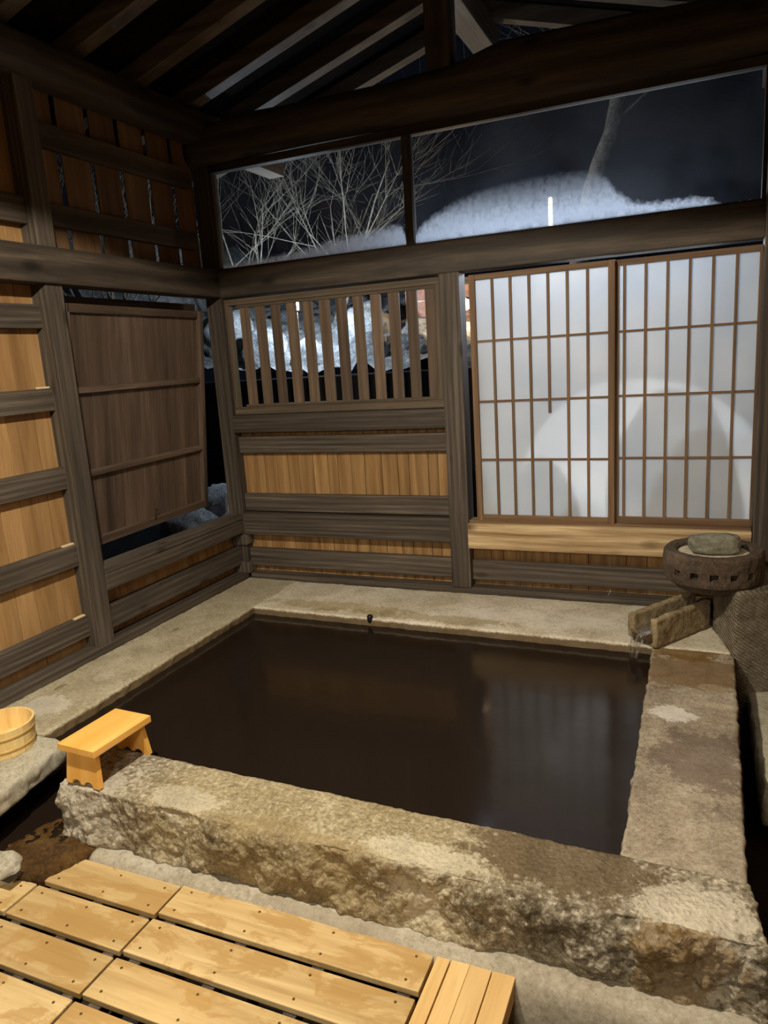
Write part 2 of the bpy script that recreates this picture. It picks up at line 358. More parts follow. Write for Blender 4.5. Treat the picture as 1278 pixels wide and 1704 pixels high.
def mat_flow():
    N = NT('flowing_water'); geo = N.n('NewGeometry')
    mp = N.n('Mapping'); mp.inputs['Scale'].default_value = (60, 60, 5); N.l(geo.outputs['Position'], mp.inputs[0])
    n = N.n('TexNoise', i_Scale=1.0, i_Detail=3.0); N.l(mp.outputs[0], n.inputs[0])
    bp = N.n('Bump', i_Strength=.8, i_Distance=.01); N.l(n.outputs[0], bp.inputs['Height'])
    gl = N.n('BsdfGlossy', i_Roughness=.08); N.l(bp.outputs[0], gl.inputs['Normal'])
    tr = N.n('BsdfTransparent'); tr.inputs[0].default_value = G(.82)
    df = N.n('BsdfDiffuse'); df.inputs[0].default_value = lin(190, 180, 165)
    m0 = N.n('MixShader'); N.l(N.rng(n.outputs[0], .52, .72, .04, .45), m0.inputs[0]); N.l(tr.outputs[0], m0.inputs[1]); N.l(df.outputs[0], m0.inputs[2])
    fr = N.n('Fresnel', i_IOR=1.33); N.l(bp.outputs[0], fr.inputs['Normal'])
    mx = N.n('MixShader'); N.l(fr.outputs[0], mx.inputs[0]); N.l(m0.outputs[0], mx.inputs[1]); N.l(gl.outputs[0], mx.inputs[2])
    o = N.n('OutputMaterial'); N.l(mx.outputs[0], o.inputs[0]); return N.m
FLOW = mat_flow()
def mat_paper():
    N = NT('frosted_screen'); geo = N.n('NewGeometry')
    n = N.n('TexNoise', i_Scale=2.5, i_Detail=3.0); N.l(geo.outputs['Position'], n.inputs[0])
    col = N.mix(N.rng(n.outputs[0], .3, .7), lin(214, 220, 226), lin(230, 232, 234))
    t = N.n('BsdfTranslucent'); N.l(col, t.inputs[0]); d = N.n('BsdfDiffuse'); N.l(col, d.inputs[0])
    m0 = N.n('MixShader', i_0=.42); N.l(t.outputs[0], m0.inputs[1]); N.l(d.outputs[0], m0.inputs[2])
    g = N.n('BsdfGlossy', i_Roughness=.35); m1 = N.n('MixShader', i_0=.04); N.l(m0.outputs[0], m1.inputs[1]); N.l(g.outputs[0], m1.inputs[2])
    o = N.n('OutputMaterial'); N.l(m1.outputs[0], o.inputs[0]); return N.m
PAPER = mat_paper()
def mat_frost():
    """clear pane; condensation has crept up from its lower edge (height of the line along x)"""
    N = NT('misted_glass'); geo = N.n('NewGeometry'); P = geo.outputs['Position']
    sp = N.n('SeparateXYZ'); N.l(P, sp.inputs[0])
    xn = N.rng(sp.outputs[0], 0, 3.2)
    fc = N.t.nodes.new('ShaderNodeFloatCurve'); N.l(xn, fc.inputs['Value'])
    pts = [(0, .03), (.6, .06), (.95, .11), (1.28, .13), (1.34, .02), (1.40, .10), (1.6, .20), (1.84, .27), (2.1, .285), (2.36, .27), (2.50, .13), (2.6, .07), (2.9, .05), (3.0, .0), (3.2, 0)]
    cv = fc.mapping.curves[0]
    cv.points[0].location = (0, pts[0][1]); cv.points[1].location = (1, pts[-1][1])
    for x, y in pts[1:-1]: cv.points.new(x/3.2, y)
    for p_ in cv.points: p_.handle_type = 'AUTO_CLAMPED'
    fc.mapping.update()
    h = N.math('SUBTRACT', sp.outputs[2], 2.08)
    n1 = N.n('TexNoise', i_Scale=38.0, i_Detail=5.0, i_Roughness=.7); N.l(P, n1.inputs[0])
    mp = N.n('Mapping'); mp.inputs['Scale'].default_value = (45, 1, 16); N.l(P, mp.inputs[0])
    n2 = N.n('TexNoise', i_Scale=1.0, i_Detail=3.0); N.l(mp.outputs[0], n2.inputs[0])
    d = N.math('SUBTRACT', fc.outputs[0], h)
    d = N.math('ADD', d, N.math('MULTIPLY', N.math('SUBTRACT', n1.outputs[0], .5), .06))
    edge = N.rng(d, -.005, .05)
    thick = N.math('MULTIPLY', N.math('POWER', N.rng(h, 0, .30, 1, .16), 2.3), N.rng(n1.outputs[0], .38, .56, .70, 1))
    fz = N.math('MULTIPLY', edge, N.math('MULTIPLY', thick, N.rng(n2.outputs[0], .36, .5, .75, 1)))
    n3 = N.n('TexNoise', i_Scale=2.2, i_Detail=4.0); N.l(P, n3.inputs[0])
    haze = N.rng(n3.outputs[0], .35, .75, .004, .03)
    f = N.math('MAXIMUM', fz, haze)
    tr = N.n('BsdfTransparent')
    tl = N.n('BsdfTranslucent'); tl.inputs[0].default_value = lin(226, 232, 240)
    df = N.n('BsdfDiffuse'); df.inputs[0].default_value = lin(226, 232, 240)
    m0 = N.n('MixShader', i_0=.4); N.l(tl.outputs[0], m0.inputs[1]); N.l(df.outputs[0], m0.inputs[2])
    m1 = N.n('MixShader'); N.l(f, m1.inputs[0]); N.l(tr.outputs[0], m1.inputs[1]); N.l(m0.outputs[0], m1.inputs[2])
    g = N.n('BsdfGlossy', i_Roughness=.01); fr = N.n('Fresnel', i_IOR=1.5)
    m2 = N.n('MixShader'); N.l(fr.outputs[0], m2.inputs[0]); N.l(m1.outputs[0], m2.inputs[1]); N.l(g.outputs[0], m2.inputs[2])
    o = N.n('OutputMaterial'); N.l(m2.outputs[0], o.inputs[0]); return N.m
FROST = mat_frost()
def mat_tiles():
    N = NT('wall_tiles'); tc = N.n('TexCoord')
    mp = N.n('Mapping'); mp.inputs['Rotation'].default_value = (math.radians(90), 0, 0); N.l(tc.outputs['Object'], mp.inputs[0])
    br = N.n('TexBrick', i_Scale=1.0); br.inputs['Brick Width'].default_value = .34; br.inputs['Row Height'].default_value = .17; br.inputs['Mortar Size'].default_value = .006
    br.inputs['Color1'].default_value = lin(176, 136, 118); br.inputs['Color2'].default_value = lin(150, 112, 98); br.inputs['Mortar'].default_value = lin(214, 200, 186)
    N.l(mp.outputs[0], br.inputs[0])
    n = N.n('TexNoise', i_Scale=14.0, i_Detail=6.0); N.l(tc.outputs['Object'], n.inputs[0])
    b = N.n('BsdfPrincipled', i_Roughness=.8); N.l(N.mix(N.rng(n.outputs[0], .35, .7, 0, .6), br.outputs[0], lin(110, 84, 76)), b.inputs['Base Color'])
    o = N.n('OutputMaterial'); N.l(b.outputs[0], o.inputs[0]); return N.m
TILES = mat_tiles()
METAL = plain('dark_metal', lin(40, 40, 42), .45, .6)
SCREW = plain('screw_steel', lin(150, 120, 80), .35, .8)
IVORY = plain('cut_wood', lin(226, 204, 164), .7)

# ------------------------------------------------------------------ floor, pool shell, curb
tag(box('floor', ST_FLOOR, -1.2, 4.2, -6.2, 1.45, -.62, -.50, bev=0), kind='structure')
def boards(bm, axis, a0, a1, wmin, wmax, t0, t1, z0, z1, gap=.0015, bev=.0015):
    """row of upright boards along axis, thickness t0..t1"""
    p = a0
    while p < a1-.01:
        q = min(a1, p+random.uniform(wmin, wmax))
        if a1-q < .03: q = a1
        if axis == 'y': addbox(bm, t0, t1, p+gap, q-gap, z0, z1, bev)
        else: addbox(bm, p+gap, q-gap, t0, t1, z0, z1, bev)
        p = q

# ------------------------------------------------------------------ left wall
WL = tag(empty('wall_left', (0, -1.4, 0)), kind='structure')
Zr = [(.130, .242), (.512, .626), (.912, 1.022), (1.302, 1.412), (1.694, 1.806)]
box('shutter_header', BM['y'], -.215, -.185, -1.303, -.02, 1.76, 1.880, WL, .004)
box('post', DK['z'], -.115, 0, -1.412, -1.303, .035, 2.84, WL, .006)
box('base_sill', DK['y'], -.13, .006, -4.6, -.0, -.05, .042, WL, .006)
box('lintel', BM['y'], -.11, .022, -4.6, -.004, 1.905, 2.078, WL, .008)
def ly(y, x): return -4.13+(y+4.13)*(2.9-x)/2.9
def lz(z, x): return 1.45+(z-1.45)*(2.9-x)/2.9
XR, XP = -.055, -.098
for z0, z1 in Zr: box('rail', DK['y'], XP-.002, XR, -4.55, -1.412, lz(z0, XR), lz(z1, XR), WL, .004)
box('rail', DK['y'], XP-.002, XR+.01, -4.55, -1.412, lz(2.168, XR), lz(2.292, XR), WL, .004)
bm = bmesh.new(); boards(bm, 'y', -4.6, -1.40, .11, .17, XP-.026, XP, .03, 2.85); finish(bm, 'board_panel', PANEL, WL)
# upper slatted boards beside the corner
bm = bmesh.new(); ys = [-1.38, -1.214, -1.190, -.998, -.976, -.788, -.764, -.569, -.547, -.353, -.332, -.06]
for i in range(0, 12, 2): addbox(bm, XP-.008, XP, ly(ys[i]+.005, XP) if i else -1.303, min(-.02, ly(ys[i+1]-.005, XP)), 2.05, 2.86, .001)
finish(bm, 'board_panel', SHADED, WL)
box('rail', BM['y'], XP, XR, -1.303, -.095, lz(2.182, XR), lz(2.286, XR), WL, .004)
box('rail', BM['y'], XP, XR, -1.303, -.100, lz(2.540, XR), lz(2.652, XR), WL, .004)
# sill bay under the shutter
box('sill_rail', DK['y'], -.10, .004, -1.303, -.01, .418, .460, WL, .004)
box('sill_rail', DK['y'], -.09, .002, -1.303, -.01, .325, .415, WL, .004)
box('rail', DK['y'], XP, XR+.02, -1.303, -.005, lz(.113, -.035), lz(.235, -.035), WL, .004)
bm = bmesh.new(); boards(bm, 'y', -1.303, -.005, .08, .13, XP-.026, XP, .03, .415); finish(bm, 'board_panel', PANEL, WL)
# freshly cut wedge ends standing on two of the rails
for y, z in ((-1.46, 1.411), (-1.46, .626), (-1.46, .242)):
    box('wedge', IVORY, XR-.020, XR-.002, y-.035, y+.035, lz(z, XR)+.0005, lz(z, XR)+.010, WL, .002)

# ------------------------------------------------------------------ back wall
WB = tag(empty('wall_back', (1.6, 0, 0)), kind='structure')
box('corner_post', DK['z'], -.105, .010, -.004, .10, .035, 2.84, WB, .006)
bm = bmesh.new()   # the foot of the corner post swells where the rails stop
for z, e in ((.035, .022), (.13, .012), (.20, .012), (.265, .028), (.325, -.002)):
    pass
addbox(bm, -.10, .028, -.024, .09, .036, .115, .006); addbox(bm, -.10, .028, -.024, .09, .236, .312, .012)
finish(bm, 'post_foot', DK['z'], WB)
box('post', DK['z'], 1.515, 1.638, -.022, .10, .036, 1.90, WB, .006)
box('post', DK['z'], 3.168, 3.29, -.07, .05, .036, 2.84, WB, .006)
box('lintel', BM['x'], -.0, 3.30, -.012, .12, 1.900, 2.073, WB, .008)
box('base_sill', DK['x'], .03, 3.3, -.012, .12, -.05, .038, WB, .006)
def bx(x, y): return 2.9-(2.9-x)*(4.13+y)/4.13
def bz(z, y): return 1.45+(z-1.45)*(4.13+y)/4.13
YP = .072
for z0, z1, f in ((1.020, 1.136, -.012), (.880, .992, .035), (.485, .602, .035), (.312, .466, -.006), (.090, .216, .032)):
    box('rail', DK['x'], .011, 1.515, f, YP, bz(z0, f), bz(z1, f), WB, .004)
box('rail', DK['x'], 1.638, 3.17, .03, YP, bz(.086, .03), bz(.208, .03), WB, .004)
bm = bmesh.new(); boards(bm, 'x', .01, 1.52, .055, .13, YP, YP+.02, .03, 1.14); finish(bm, 'board_panel', PANEL, WB)
bm = bmesh.new(); boards(bm, 'x', 1.63, 3.17, .07, .13, YP, YP+.02, .03, .30); finish(bm, 'board_panel', PANEL, WB)
box('window_sill', SILLW, 1.640, 3.165, -.055, .12, .297, .450, WB, .005)
box('track', FRAME['x'], 1.640, 3.165, -.01, .08, .450, .462, WB, .002)

# lattice window
W2 = tag(empty('window_2', (.77, .02, 1.15)), kind='structure')
YL = .035
def lbx(name, mat, x0, x1, y0, y1, z0, z1, bev): box(name, mat, bx(x0, YL), bx(x1, YL) if x1 < 1.5 else 1.514, YL+y0, YL+y1, bz(z0, YL), bz(z1, YL), W2, bev)
lbx('window_frame', LATF['x'], .028, 1.514, .0, .05, 1.848, 1.890, .003)
lbx('window_frame', LATF['x'], .028, 1.514, .0, .05, 1.142, 1.190, .003)
lbx('window_frame', LATF['z'], .028, .062, .0, .05, 1.190, 1.848, .003)
lbx('window_frame', LATF['z'], 1.478, 1.514, .0, .05, 1.190, 1.848, .003)
lbx('window_frame', LATF['x'], .12, 1.478, .008, .04, 1.191, 1.207, .002)
lbx('window_frame', LATF['x'], .12, 1.478, .008, .04, 1.829, 1.847, .002)
for k in range(12):
    x = .137 + k*.1164
    lbx('slat', SLAT, x, x+.068+random.uniform(-.003, .003), .014, .030, 1.200, 1.838, .002)

# clerestory window
W1 = tag(empty('window_1', (1.6, .02, 2.07)), kind='structure')
box('window_frame', BM['x'], .0, 3.18, .0, .06, 2.660, 2.705, W1, .003)
box('window_frame', BM['x'], .0, 3.18, .005, .06, 2.073, 2.082, W1, .002)
box('window_frame', BM['z'], .008, .036, .0, .06, 2.08, 2.662, W1, .003)
box('window_frame', BM['z'], 1.326, 1.374, .0, .06, 2.08, 2.662, W1, .003)
box('window_frame', BM['z'], 3.150, 3.175, .0, .06, 2.08, 2.662, W1, .003)
for x0, x1 in ((.036, 1.326), (1.374, 3.150)):
    box('glass_pane', FROST, x0, x1, .030, .034, 2.082, 2.660, W1, 0)

# right wall (the photo only catches its edge)
WR = tag(empty('wall_right', (3.3, -2.3, 0)), kind='structure')
bm = bmesh.new(); boards(bm, 'y', -6.0, -.08, .11, .17, 3.36, 3.39, -.5, 2.83); finish(bm, 'board_panel', PANEL, WR)
box('base_sill', DK['y'], 3.33, 3.40, -6.0, -.08, -.05, .05, WR)

# ------------------------------------------------------------------ roof
CE = tag(empty('ceiling', (1.57, -1.6, 3.0)), kind='structure')
def log_beam(name, ax, a0, a1, topf, bot, half, other, mat, n=60, seg=20):
    bm = bmesh.new(); rings = []
    for i in range(n+1):
        a = a0+(a1-a0)*i/n; t = topf(a); b = bot(a); zc = (t+b)/2; rz = (t-b)/2
        ring = []
        for k in range(seg):
            th = 2*math.pi*k/seg; cx = math.cos(th); sz = math.sin(th)
            e = .72   # squarish hewn section
            ox = half*math.copysign(abs(cx)**e, cx); oz = rz*math.copysign(abs(sz)**e, sz)
            wob = 1+.05*noise.noise(Vector((a*1.7, th*.6, half*9)))
            co = (a, other+ox*wob, zc+oz) if ax == 'x' else (other+ox*wob, a, zc+oz)
            ring.append(bm.verts.new(co))
        rings.append(ring)
    for i in range(n):
        for k in range(seg): bm.faces.new((rings[i][k], rings[i][(k+1) % seg], rings[i+1][(k+1) % seg], rings[i+1][k]))
    bm.faces.new(rings[0][::-1]); bm.faces.new(rings[-1])
    bmesh.ops.recalc_face_normals(bm, faces=bm.faces)
    return finish(bm, name, mat, CE, smooth=True)
def ttop(x):
    pts = [(-.3, 2.90), (-.04, 2.93), (.35, 2.955), (.63, 2.945), (1.25, 2.94), (1.6, 2.955), (1.96, 3.015), (2.4, 3.007), (2.95, 2.985), (3.6, 2.96)]
    for (a, b), (c_, d_) in zip(pts, pts[1:]):
        if x <= c_:
            t = (x-a)/(c_-a); t = t*t*(3-2*t); return b+(d_-b)*max(0, t)
    return pts[-1][1]
log_beam('tie_beam', 'x', -.10, 3.45, ttop, lambda x: 2.705+.012*math.sin(x*2.1), .105, .02, BM['x'])
log_beam('plate_beam', 'y', -4.7, .16, lambda y: 3.03+.015*math.sin(y*1.3), lambda y: 2.825+.01*math.sin(y*2), .10, -.03, BM['y'])
log_beam('plate_beam', 'y', -4.7, .16, lambda y: 3.03+.012*math.sin(y*1.1), lambda y: 2.825, .10, 3.25, BM['y'])
box('eave_purlin', RIDGE, -.13, .0, .12, 1.0, 2.83, 2.98, CE, .006)
box('eave_purlin', RIDGE, 3.19, 3.32, .12, 1.0, 2.83, 2.98, CE, .006)
box('king_post', BM['z'], 1.510, 1.648, -.05, .08, 2.93, 3.36, CE, .006)
box('ridge_beam', RIDGE, 1.505, 1.655, -4.7, 1.02, 3.33, 3.505, CE, .006)
SL = math.atan(.30)
def rafter(y, side):
    """a rafter leaning from the ridge down past the plate"""
    L = 2.35; bm = bmesh.new(); addbox(bm, 0, L, -.045, .045, 0, .095, .004)
    mt = Matrix.Rotation(SL, 4, 'Y')            # +x runs down
    bmesh.ops.transform(bm, matrix=mt, verts=bm.verts)
    if side < 0: bmesh.ops.transform(bm, matrix=Matrix.Rotation(math.pi, 4, 'Z'), verts=bm.verts)
    bmesh.ops.translate(bm, verts=bm.verts, vec=(1.575, y, 3.503))
    me_o = finish(bm, 'rafter', RAFT, CE, center=False)
    return me_o
for k in range(-7, 5):
    y = -.065+.46*k
    if y > 1.0: continue
    rafter(y, -1); rafter(y+.03, 1)
for side in (-1, 1):
    bm = bmesh.new(); L = 2.40; p = -4.75
    while p < 1.02:
        q = min(1.05, p+.24); addbox(bm, 0, L, p+.001, q-.001, .096, .112, .001); p = q
    bmesh.ops.transform(bm, matrix=Matrix.Rotation(SL, 4, 'Y'), verts=bm.verts)
    if side < 0:
        for v in bm.verts: v.co.x *= -1
        bmesh.ops.reverse_faces(bm, faces=bm.faces)
    bmesh.ops.translate(bm, verts=bm.verts, vec=(1.575, 0, 3.503))
    finish(bm, 'roof_board', ROOFB, CE, center=False)

# ------------------------------------------------------------------ sliding screens
def screen(label, x0, x1, y, bars, broken=None, seed=0):
    t = tag(empty('sliding_screen', ((x0+x1)/2, y, .463)), label, 'screen')
    zb, zt = .463, 1.876
    box('stile', FRAME['z'], x0, x0+.034, y-.014, y+.014, zb, zt, t, .002)
    box('stile', FRAME['z'], x1-.034, x1, y-.014, y+.014, zb, zt, t, .002)
    box('top_rail', FRAME['x'], x0+.034, x1-.034, y-.013, y+.013, 1.846, zt, t, .002)
    box('bottom_rail', FRAME['x'], x0+.034, x1-.034, y-.013, y+.013, zb, .497, t, .002)
    box('frosted_pane', PAPER, x0+.03, x1-.03, y+.006, y+.009, .49, 1.85, t, 0)
    for i, bx in enumerate(bars):
        if broken is not None and i == broken:
            box('muntin', FRAME['z'], bx-.0075, bx+.0075, y-.010, y+.004, 1.092, 1.848, t, .0015)
            box('muntin', FRAME['z'], bx-.0075, bx+.0075, y-.010, y+.004, .495, .826, t, .0015)
        else: box('muntin', FRAME['z'], bx-.0075, bx+.0075, y-.010, y+.004, .495, 1.848, t, .0015)
    for z in (1.509, 1.168, .828):
        box('muntin', FRAME['x'], x0+.032, x1-.032, y-.006, y+.005, z-.0065, z+.0065, t, .0015)
    return t
screen('left frosted sliding screen with a snapped vertical bar, overlapping in front of its neighbour', 1.690, 2.480, .005, [1.822, 1.924, 2.028, 2.131, 2.234, 2.340], broken=3)
screen('right frosted sliding screen with all bars whole, behind the stone basin with the rock', 2.462, 3.190, .045, [2.524, 2.630, 2.736, 2.842, 2.950, 3.057])

# ------------------------------------------------------------------ shutter hung outside the left wall
sh = empty('wooden_shutter', (-.13, -.63, 1.832), (0, math.radians(5.6), math.radians(2.6)))
tag(sh, 'weathered grey board shutter hung ajar outside the left wall opening', 'shutter')
def lb(name, mat, x0, x1, y0, y1, z0, z1, par, bev=.003): return box(name, mat, x0, x1, y0, y1, z0, z1, par, bev, local=True)
bm = bmesh.new(); boards(bm, 'y', -.60, .575, .13, .19, -.012, .0, -1.32, 0, gap=.0012); finish(bm, 'board_panel', SHUT['z'], sh, local=True)
for z in (-.462, -.918): lb('batten', SHUT['y'], .0, .026, -.585, .565, z, z+.034, sh)
btm = lb('bottom_rail', SHUT['y'], .0, .030, -.585, .565, -1.32, -1.272, sh)
lb('top_rail', SHUT['y'], .0, .020, -.585, .565, -.045, .0, sh)
lb('stile', SHUT['z'], .0, .034, .565, .603, -1.32, .0, sh)
lb('stile', SHUT['z'], .0, .020, -.60, -.565, -1.32, .0, sh)
bm = bmesh.new()
addtube(bm, [(.034, .02, -1.285), (.04, .02, -1.24), (.036, .03, -1.21), (.03, .045, -1.22), (.028, .05, -1.235)], [.0025]*5, 8)
hk = finish(bm, 'hook', METAL, sh, local=True); hk.parent = btm; hk.location = hk.location-btm.location

# ------------------------------------------------------------------ the stone bath
def amp_soft(s=1.0):
    return lambda p, n: s*(.004*fbm(p*5, 3)+.0022*fbm(p*22+Vector((3, 1, 7)), 3))
def amp_inner(p, n):   # rims: smooth on top, scalloped on the sides
    side = 1-abs(n.z)
    return .003*fbm(p*5, 3)+(.002+.006*side)*fbm(p*24, 3)
tag(stone_block('rim_stone', ST_LEFT, [(.002, -2.165), (.408, -2.165), (.385, -.002), (.002, -.002)], -.20, 0, .012, .013, amp_inner),
    'long beige rim stone of the bath under the left wall', 'rim stone', 'rim stones of the bath')
tag(stone_block('rim_stone', ST_BACK, [(.387, -.545), (3.072, -.603), (2.935, -.014), (.387, -.014)], -.20, 0, .012, .013, amp_inner),
    'pale rim stone at the far side of the bath beneath the slatted wall', 'rim stone', 'rim stones of the bath')
tag(stone_block('rim_stone', ST_RIGHT, [(2.722, -2.19), (3.052, -2.235), (3.078, -.60), (2.718, -.60)], -.45, 0, .012, .011, amp_inner),
    'right rim stone of the bath, stained brown below the stone spout', 'rim stone', 'rim stones of the bath')
def amp_front(p, n):
    front = max(0, -n.y); edge = max(0, -n.x)+max(0, n.x)
    a = .004*fbm(p*6, 3)+.003*fbm(p*45, 3)
    fr = min(1, front*1.5+edge)
    a += fr*(.030*fbm(p*Vector((5, 5, 5)).x+Vector((9, 2, 4)), 4)+.016*abs(fbm(p*17, 4))-.018*max(0, fbm(p*9+Vector((4, 4, 1)), 3)))
    # the upper front arris is knocked off in an uneven bevel
    if p.y < -2.34:
        t = min(1, max(0, (p.z+.045)/.045)); kk = max(0, min(1, (-2.34-p.y)/.08))
        a -= t*kk*max(0, .010+.022*fbm(p*3.3+Vector((1, 0, 0)), 3))
    return a
fs = stone_block('rim_stone', ST_FRONT, [(.755, -2.425), (3.095, -2.43), (3.065, -2.198), (.775, -2.150)], -.225, .004, .014, .0075, amp_front)
tag(fs, 'massive rough-hewn front rim stone with pebbly yellow crust beside the deck', 'rim stone', 'rim stones of the bath')
# pool walls, floor
PB = tag(empty('bath_basin', (1.56, -1.35, -.7)), 'dark stone basin walls below the waterline of the bath', 'bath basin')
box('basin_floor', ST_DARKPOOL, .2, 2.715, -2.35, -.35, -.499, -.47, PB, 0)
box('basin_wall', ST_DARKPOOL, .2, .37, -2.9, -.35, -.47, -.19, PB, 0)
box('basin_wall', ST_DARKPOOL, .37, 2.712, -.52, -.35, -.47, -.19, PB, 0)
box('basin_wall', ST_DARKPOOL, .80, 2.712, -2.34, -2.18, -.47, -.215, PB, 0)
# bathing ledge under water on the left
box('ledge', ST_DARKPOOL, .37, .62, -2.1, -.52, -.47, -.17, PB, .01)
bm = bmesh.new()
vs = [bm.verts.new(v) for v in ((.395, -2.16, 0), (.76, -2.16, 0), (2.73, -2.17, 0), (2.73, -.59, 0), (.378, -.53, 0))]
bm.faces.new(vs); bmesh.ops.translate(bm, verts=bm.verts, vec=(0, 0, -.046))
pw = finish(bm, 'bath_water', WATER); tag(pw, 'dark still water filling the stone bath', 'water', kind='stuff')
bm = bmesh.new()
rr_ = lathe(bm, [(.0, .018), (.012, .017), (.017, .009), (.017, -.012), (.011, -.03), (.0, -.032)], 1.19, -.555, 20)
finish_o = finish(bm, 'drain_plug', METAL, smooth=True); tag(finish_o, 'small dark knob stuck on the inner edge of the far rim stone', 'plug')

# left slab with the bucket, overflow notch
def amp_slab(p, n):
    side = 1-abs(n.z); return .003*fbm(p*6, 3)+(.002+.010*side)*fbm(p*15, 4)
tag(stone_block('stone_slab', ST_SLAB, [(.002, -3.05), (.70, -3.05), (.548, -2.172), (.002, -2.168)], -.085, .001, .014, .012, amp_slab),
    'flat grey stone slab carrying the wooden bucket', 'stone slab')
tag(stone_block('boulder', ST_SLAB, [(.15, -3.0), (.60, -3.0), (.48, -2.5), (.15, -2.5)], -.46, -.09, .05, .02, lambda p, n: .03*fbm(p*7, 4)),
    'rough stone block holding up the grey slab of the bucket', 'stone')
bm = bmesh.new(); vs = [bm.verts.new(v) for v in ((.20, -2.7, -.20), (.80, -2.7, -.20), (.80, -2.165, -.20), (.20, -2.165, -.20))]; bm.faces.new(vs)
ow = finish(bm, 'overflow_water', WATER); tag(ow, 'black overflow water in the channel between the slab and the front rim stone', 'water', kind='stuff')
tag(stone_block('wet_stone', ST_WET, [(.58, -2.68), (.845, -2.64), (.945, -2.43), (.64, -2.33)], -.34, -.196, .03, .008, lambda p, n: .006*fbm(p*7, 3)+.005*fbm(p*40, 3)),
    'wet brown stone with overflow water running over it beside the deck', 'stone')
def rock(name, mat, loc, size, label, seed=0, rot=0, sub=4, group=None, cat='rock', rough=1.0, sq=1.0):
    bm = bmesh.new(); bmesh.ops.create_icosphere(bm, subdivisions=sub, radius=1)
    sv = Vector((seed*3.1, seed*1.7, seed*.9))
    for v in bm.verts:
        n = v.co.normalized(); k = 1+rough*(.22*fbm(n*1.2+sv, 2)+.07*fbm(n*4+sv, 3)+.02*fbm(n*14+sv, 3))
        p = Vector([math.copysign(abs(q)**sq, q) for q in n])*k
        v.co = Vector((p.x*size[0], p.y*size[1], p.z*size[2]))
    bmesh.ops.transform(bm, matrix=Matrix.Rotation(rot, 4, 'Z'), verts=bm.verts)
    lo = min(v.co.z for v in bm.verts)
    o = finish(bm, name, mat, smooth=True, center=False); o.location = loc
    tag(o, label, cat, group); return o
rock('rock', ST_PALE, (.700, -2.665, -.200), (.078, .060, .062), 'small pale rock at the left corner of the wooden deck', 5, .4, 4)

# concrete curb in front of the bath
prof = [(-2.34, -.5), (-2.34, -.222), (-2.40, -.218), (-2.435, -.217), (-2.452, -.219), (-2.466, -.224), (-2.478, -.233), (-2.487, -.246), (-2.493, -.265), (-2.498, -.30), (-2.502, -.36), (-2.505, -.42), (-2.505, -.5)]
bm = bmesh.new(); rings = []
nx = 120
for i in range(nx+1):
    x = .93+(3.32-.93)*i/nx
    rings.append([bm.verts.new((x+.02*fbm(Vector((z*9, 0, i*.0)), 2), y+.005*fbm(Vector((x*4, y*9, z*9)), 3)-.022*max(0, (x-2.3)), z+.004*fbm(Vector((x*6, y*6, 5)), 3))) for y, z in prof])
for i in range(nx):
    for k in range(len(prof)-1): bm.faces.new((rings[i][k], rings[i+1][k], rings[i+1][k+1], rings[i][k+1]))
bm.faces.new(rings[0]); bm.faces.new(rings[-1][::-1]); bmesh.ops.recalc_face_normals(bm, faces=bm.faces)
tag(finish(bm, 'trim_1', ST_CURB, smooth=True), kind='structure')

# ------------------------------------------------------------------ deck of duckboards
ZD = -.235
bm = bmesh.new(); bmesh.ops.create_cone(bm, cap_ends=True, segments=12, radius1=.0046, radius2=.0040, depth=.0018)
SCREW_ME = bpy.data.meshes.new('screw'); bm.to_mesh(SCREW_ME); bm.free(); SCREW_ME.materials.append(SCREW)
def duckboard(label, x0, x1, rows, screws=True, tilt=0):
    t = tag(empty('duckboard', ((x0+x1)/2, -2.9, ZD-.06)), label, 'deck board', 'duckboards of the deck')
    for (ya, yb) in rows:
        bm = bmesh.new(); dz = random.uniform(-.0015, .0015)
        addbox(bm, x0, x1, yb, ya, ZD-.020+dz, ZD+dz, .003)
        pk = finish(bm, 'plank', DECK['x'], t)
        pw_ = t.location+pk.location
        n = max(2, int(round((x1-x0)/.29))+1)
        for i in range(n):
            sx = x0+.045+(x1-x0-.09)*i/(n-1)
            for sy in (ya-.026, yb+.026):
                so = bpy.data.objects.new('screw', SCREW_ME); so.location = Vector((sx+random.uniform(-.004, .004), sy, ZD+dz+.0004))-pw_
                link(so, pk)
    n = max(2, int(round((x1-x0)/.29))+1)
    for i in range(n):
        sx = x0+.045+(x1-x0-.09)*i/(n-1)
        box('batten', DK['y'], sx-.02, sx+.02, rows[-1][1]+.01, rows[0][0]-.01, ZD-.062, ZD-.0215, t, .002)
    return t
def rowsof(y, n, w=.143, g=.018, last=None):
    out = []
    for i in range(n): out.append((y, y-w)); y -= w+g
    return out
duckboard('middle-left duckboard of honey-coloured planks between the wet stone and the long duckboard', .862, 1.341, rowsof(-2.484, 6, .134, .0225))
duckboard('long duckboard of damp stained planks in front of the bath', 1.350, 2.238, rowsof(-2.474, 5, .136, .024))
duckboard('duckboard at the far left edge beside the small pale rock', .36, .853, rowsof(-2.64+.0, 5, .134, .0225))
t = tag(empty('duckboard', (2.36, -2.9, ZD-.06)), 'plain end duckboard with narrow boards running lengthwise, at the right end of the deck', 'deck board', 'duckboards of the deck')
for x0, x1 in ((2.247, 2.287), (2.291, 2.3445), (2.345, 2.407), (2.410, 2.474)):
    box('plank', DECKY, x0, x1, -3.35, -2.474, ZD-.055, ZD+.002, t, .0025)
box('batten', DK['x'], 2.25, 2.46, -2.62, -2.57, ZD-.09, ZD-.0555, t)
box('batten', DK['x'], 2.25, 2.46, -3.2, -3.15, ZD-.09, ZD-.0555, t)
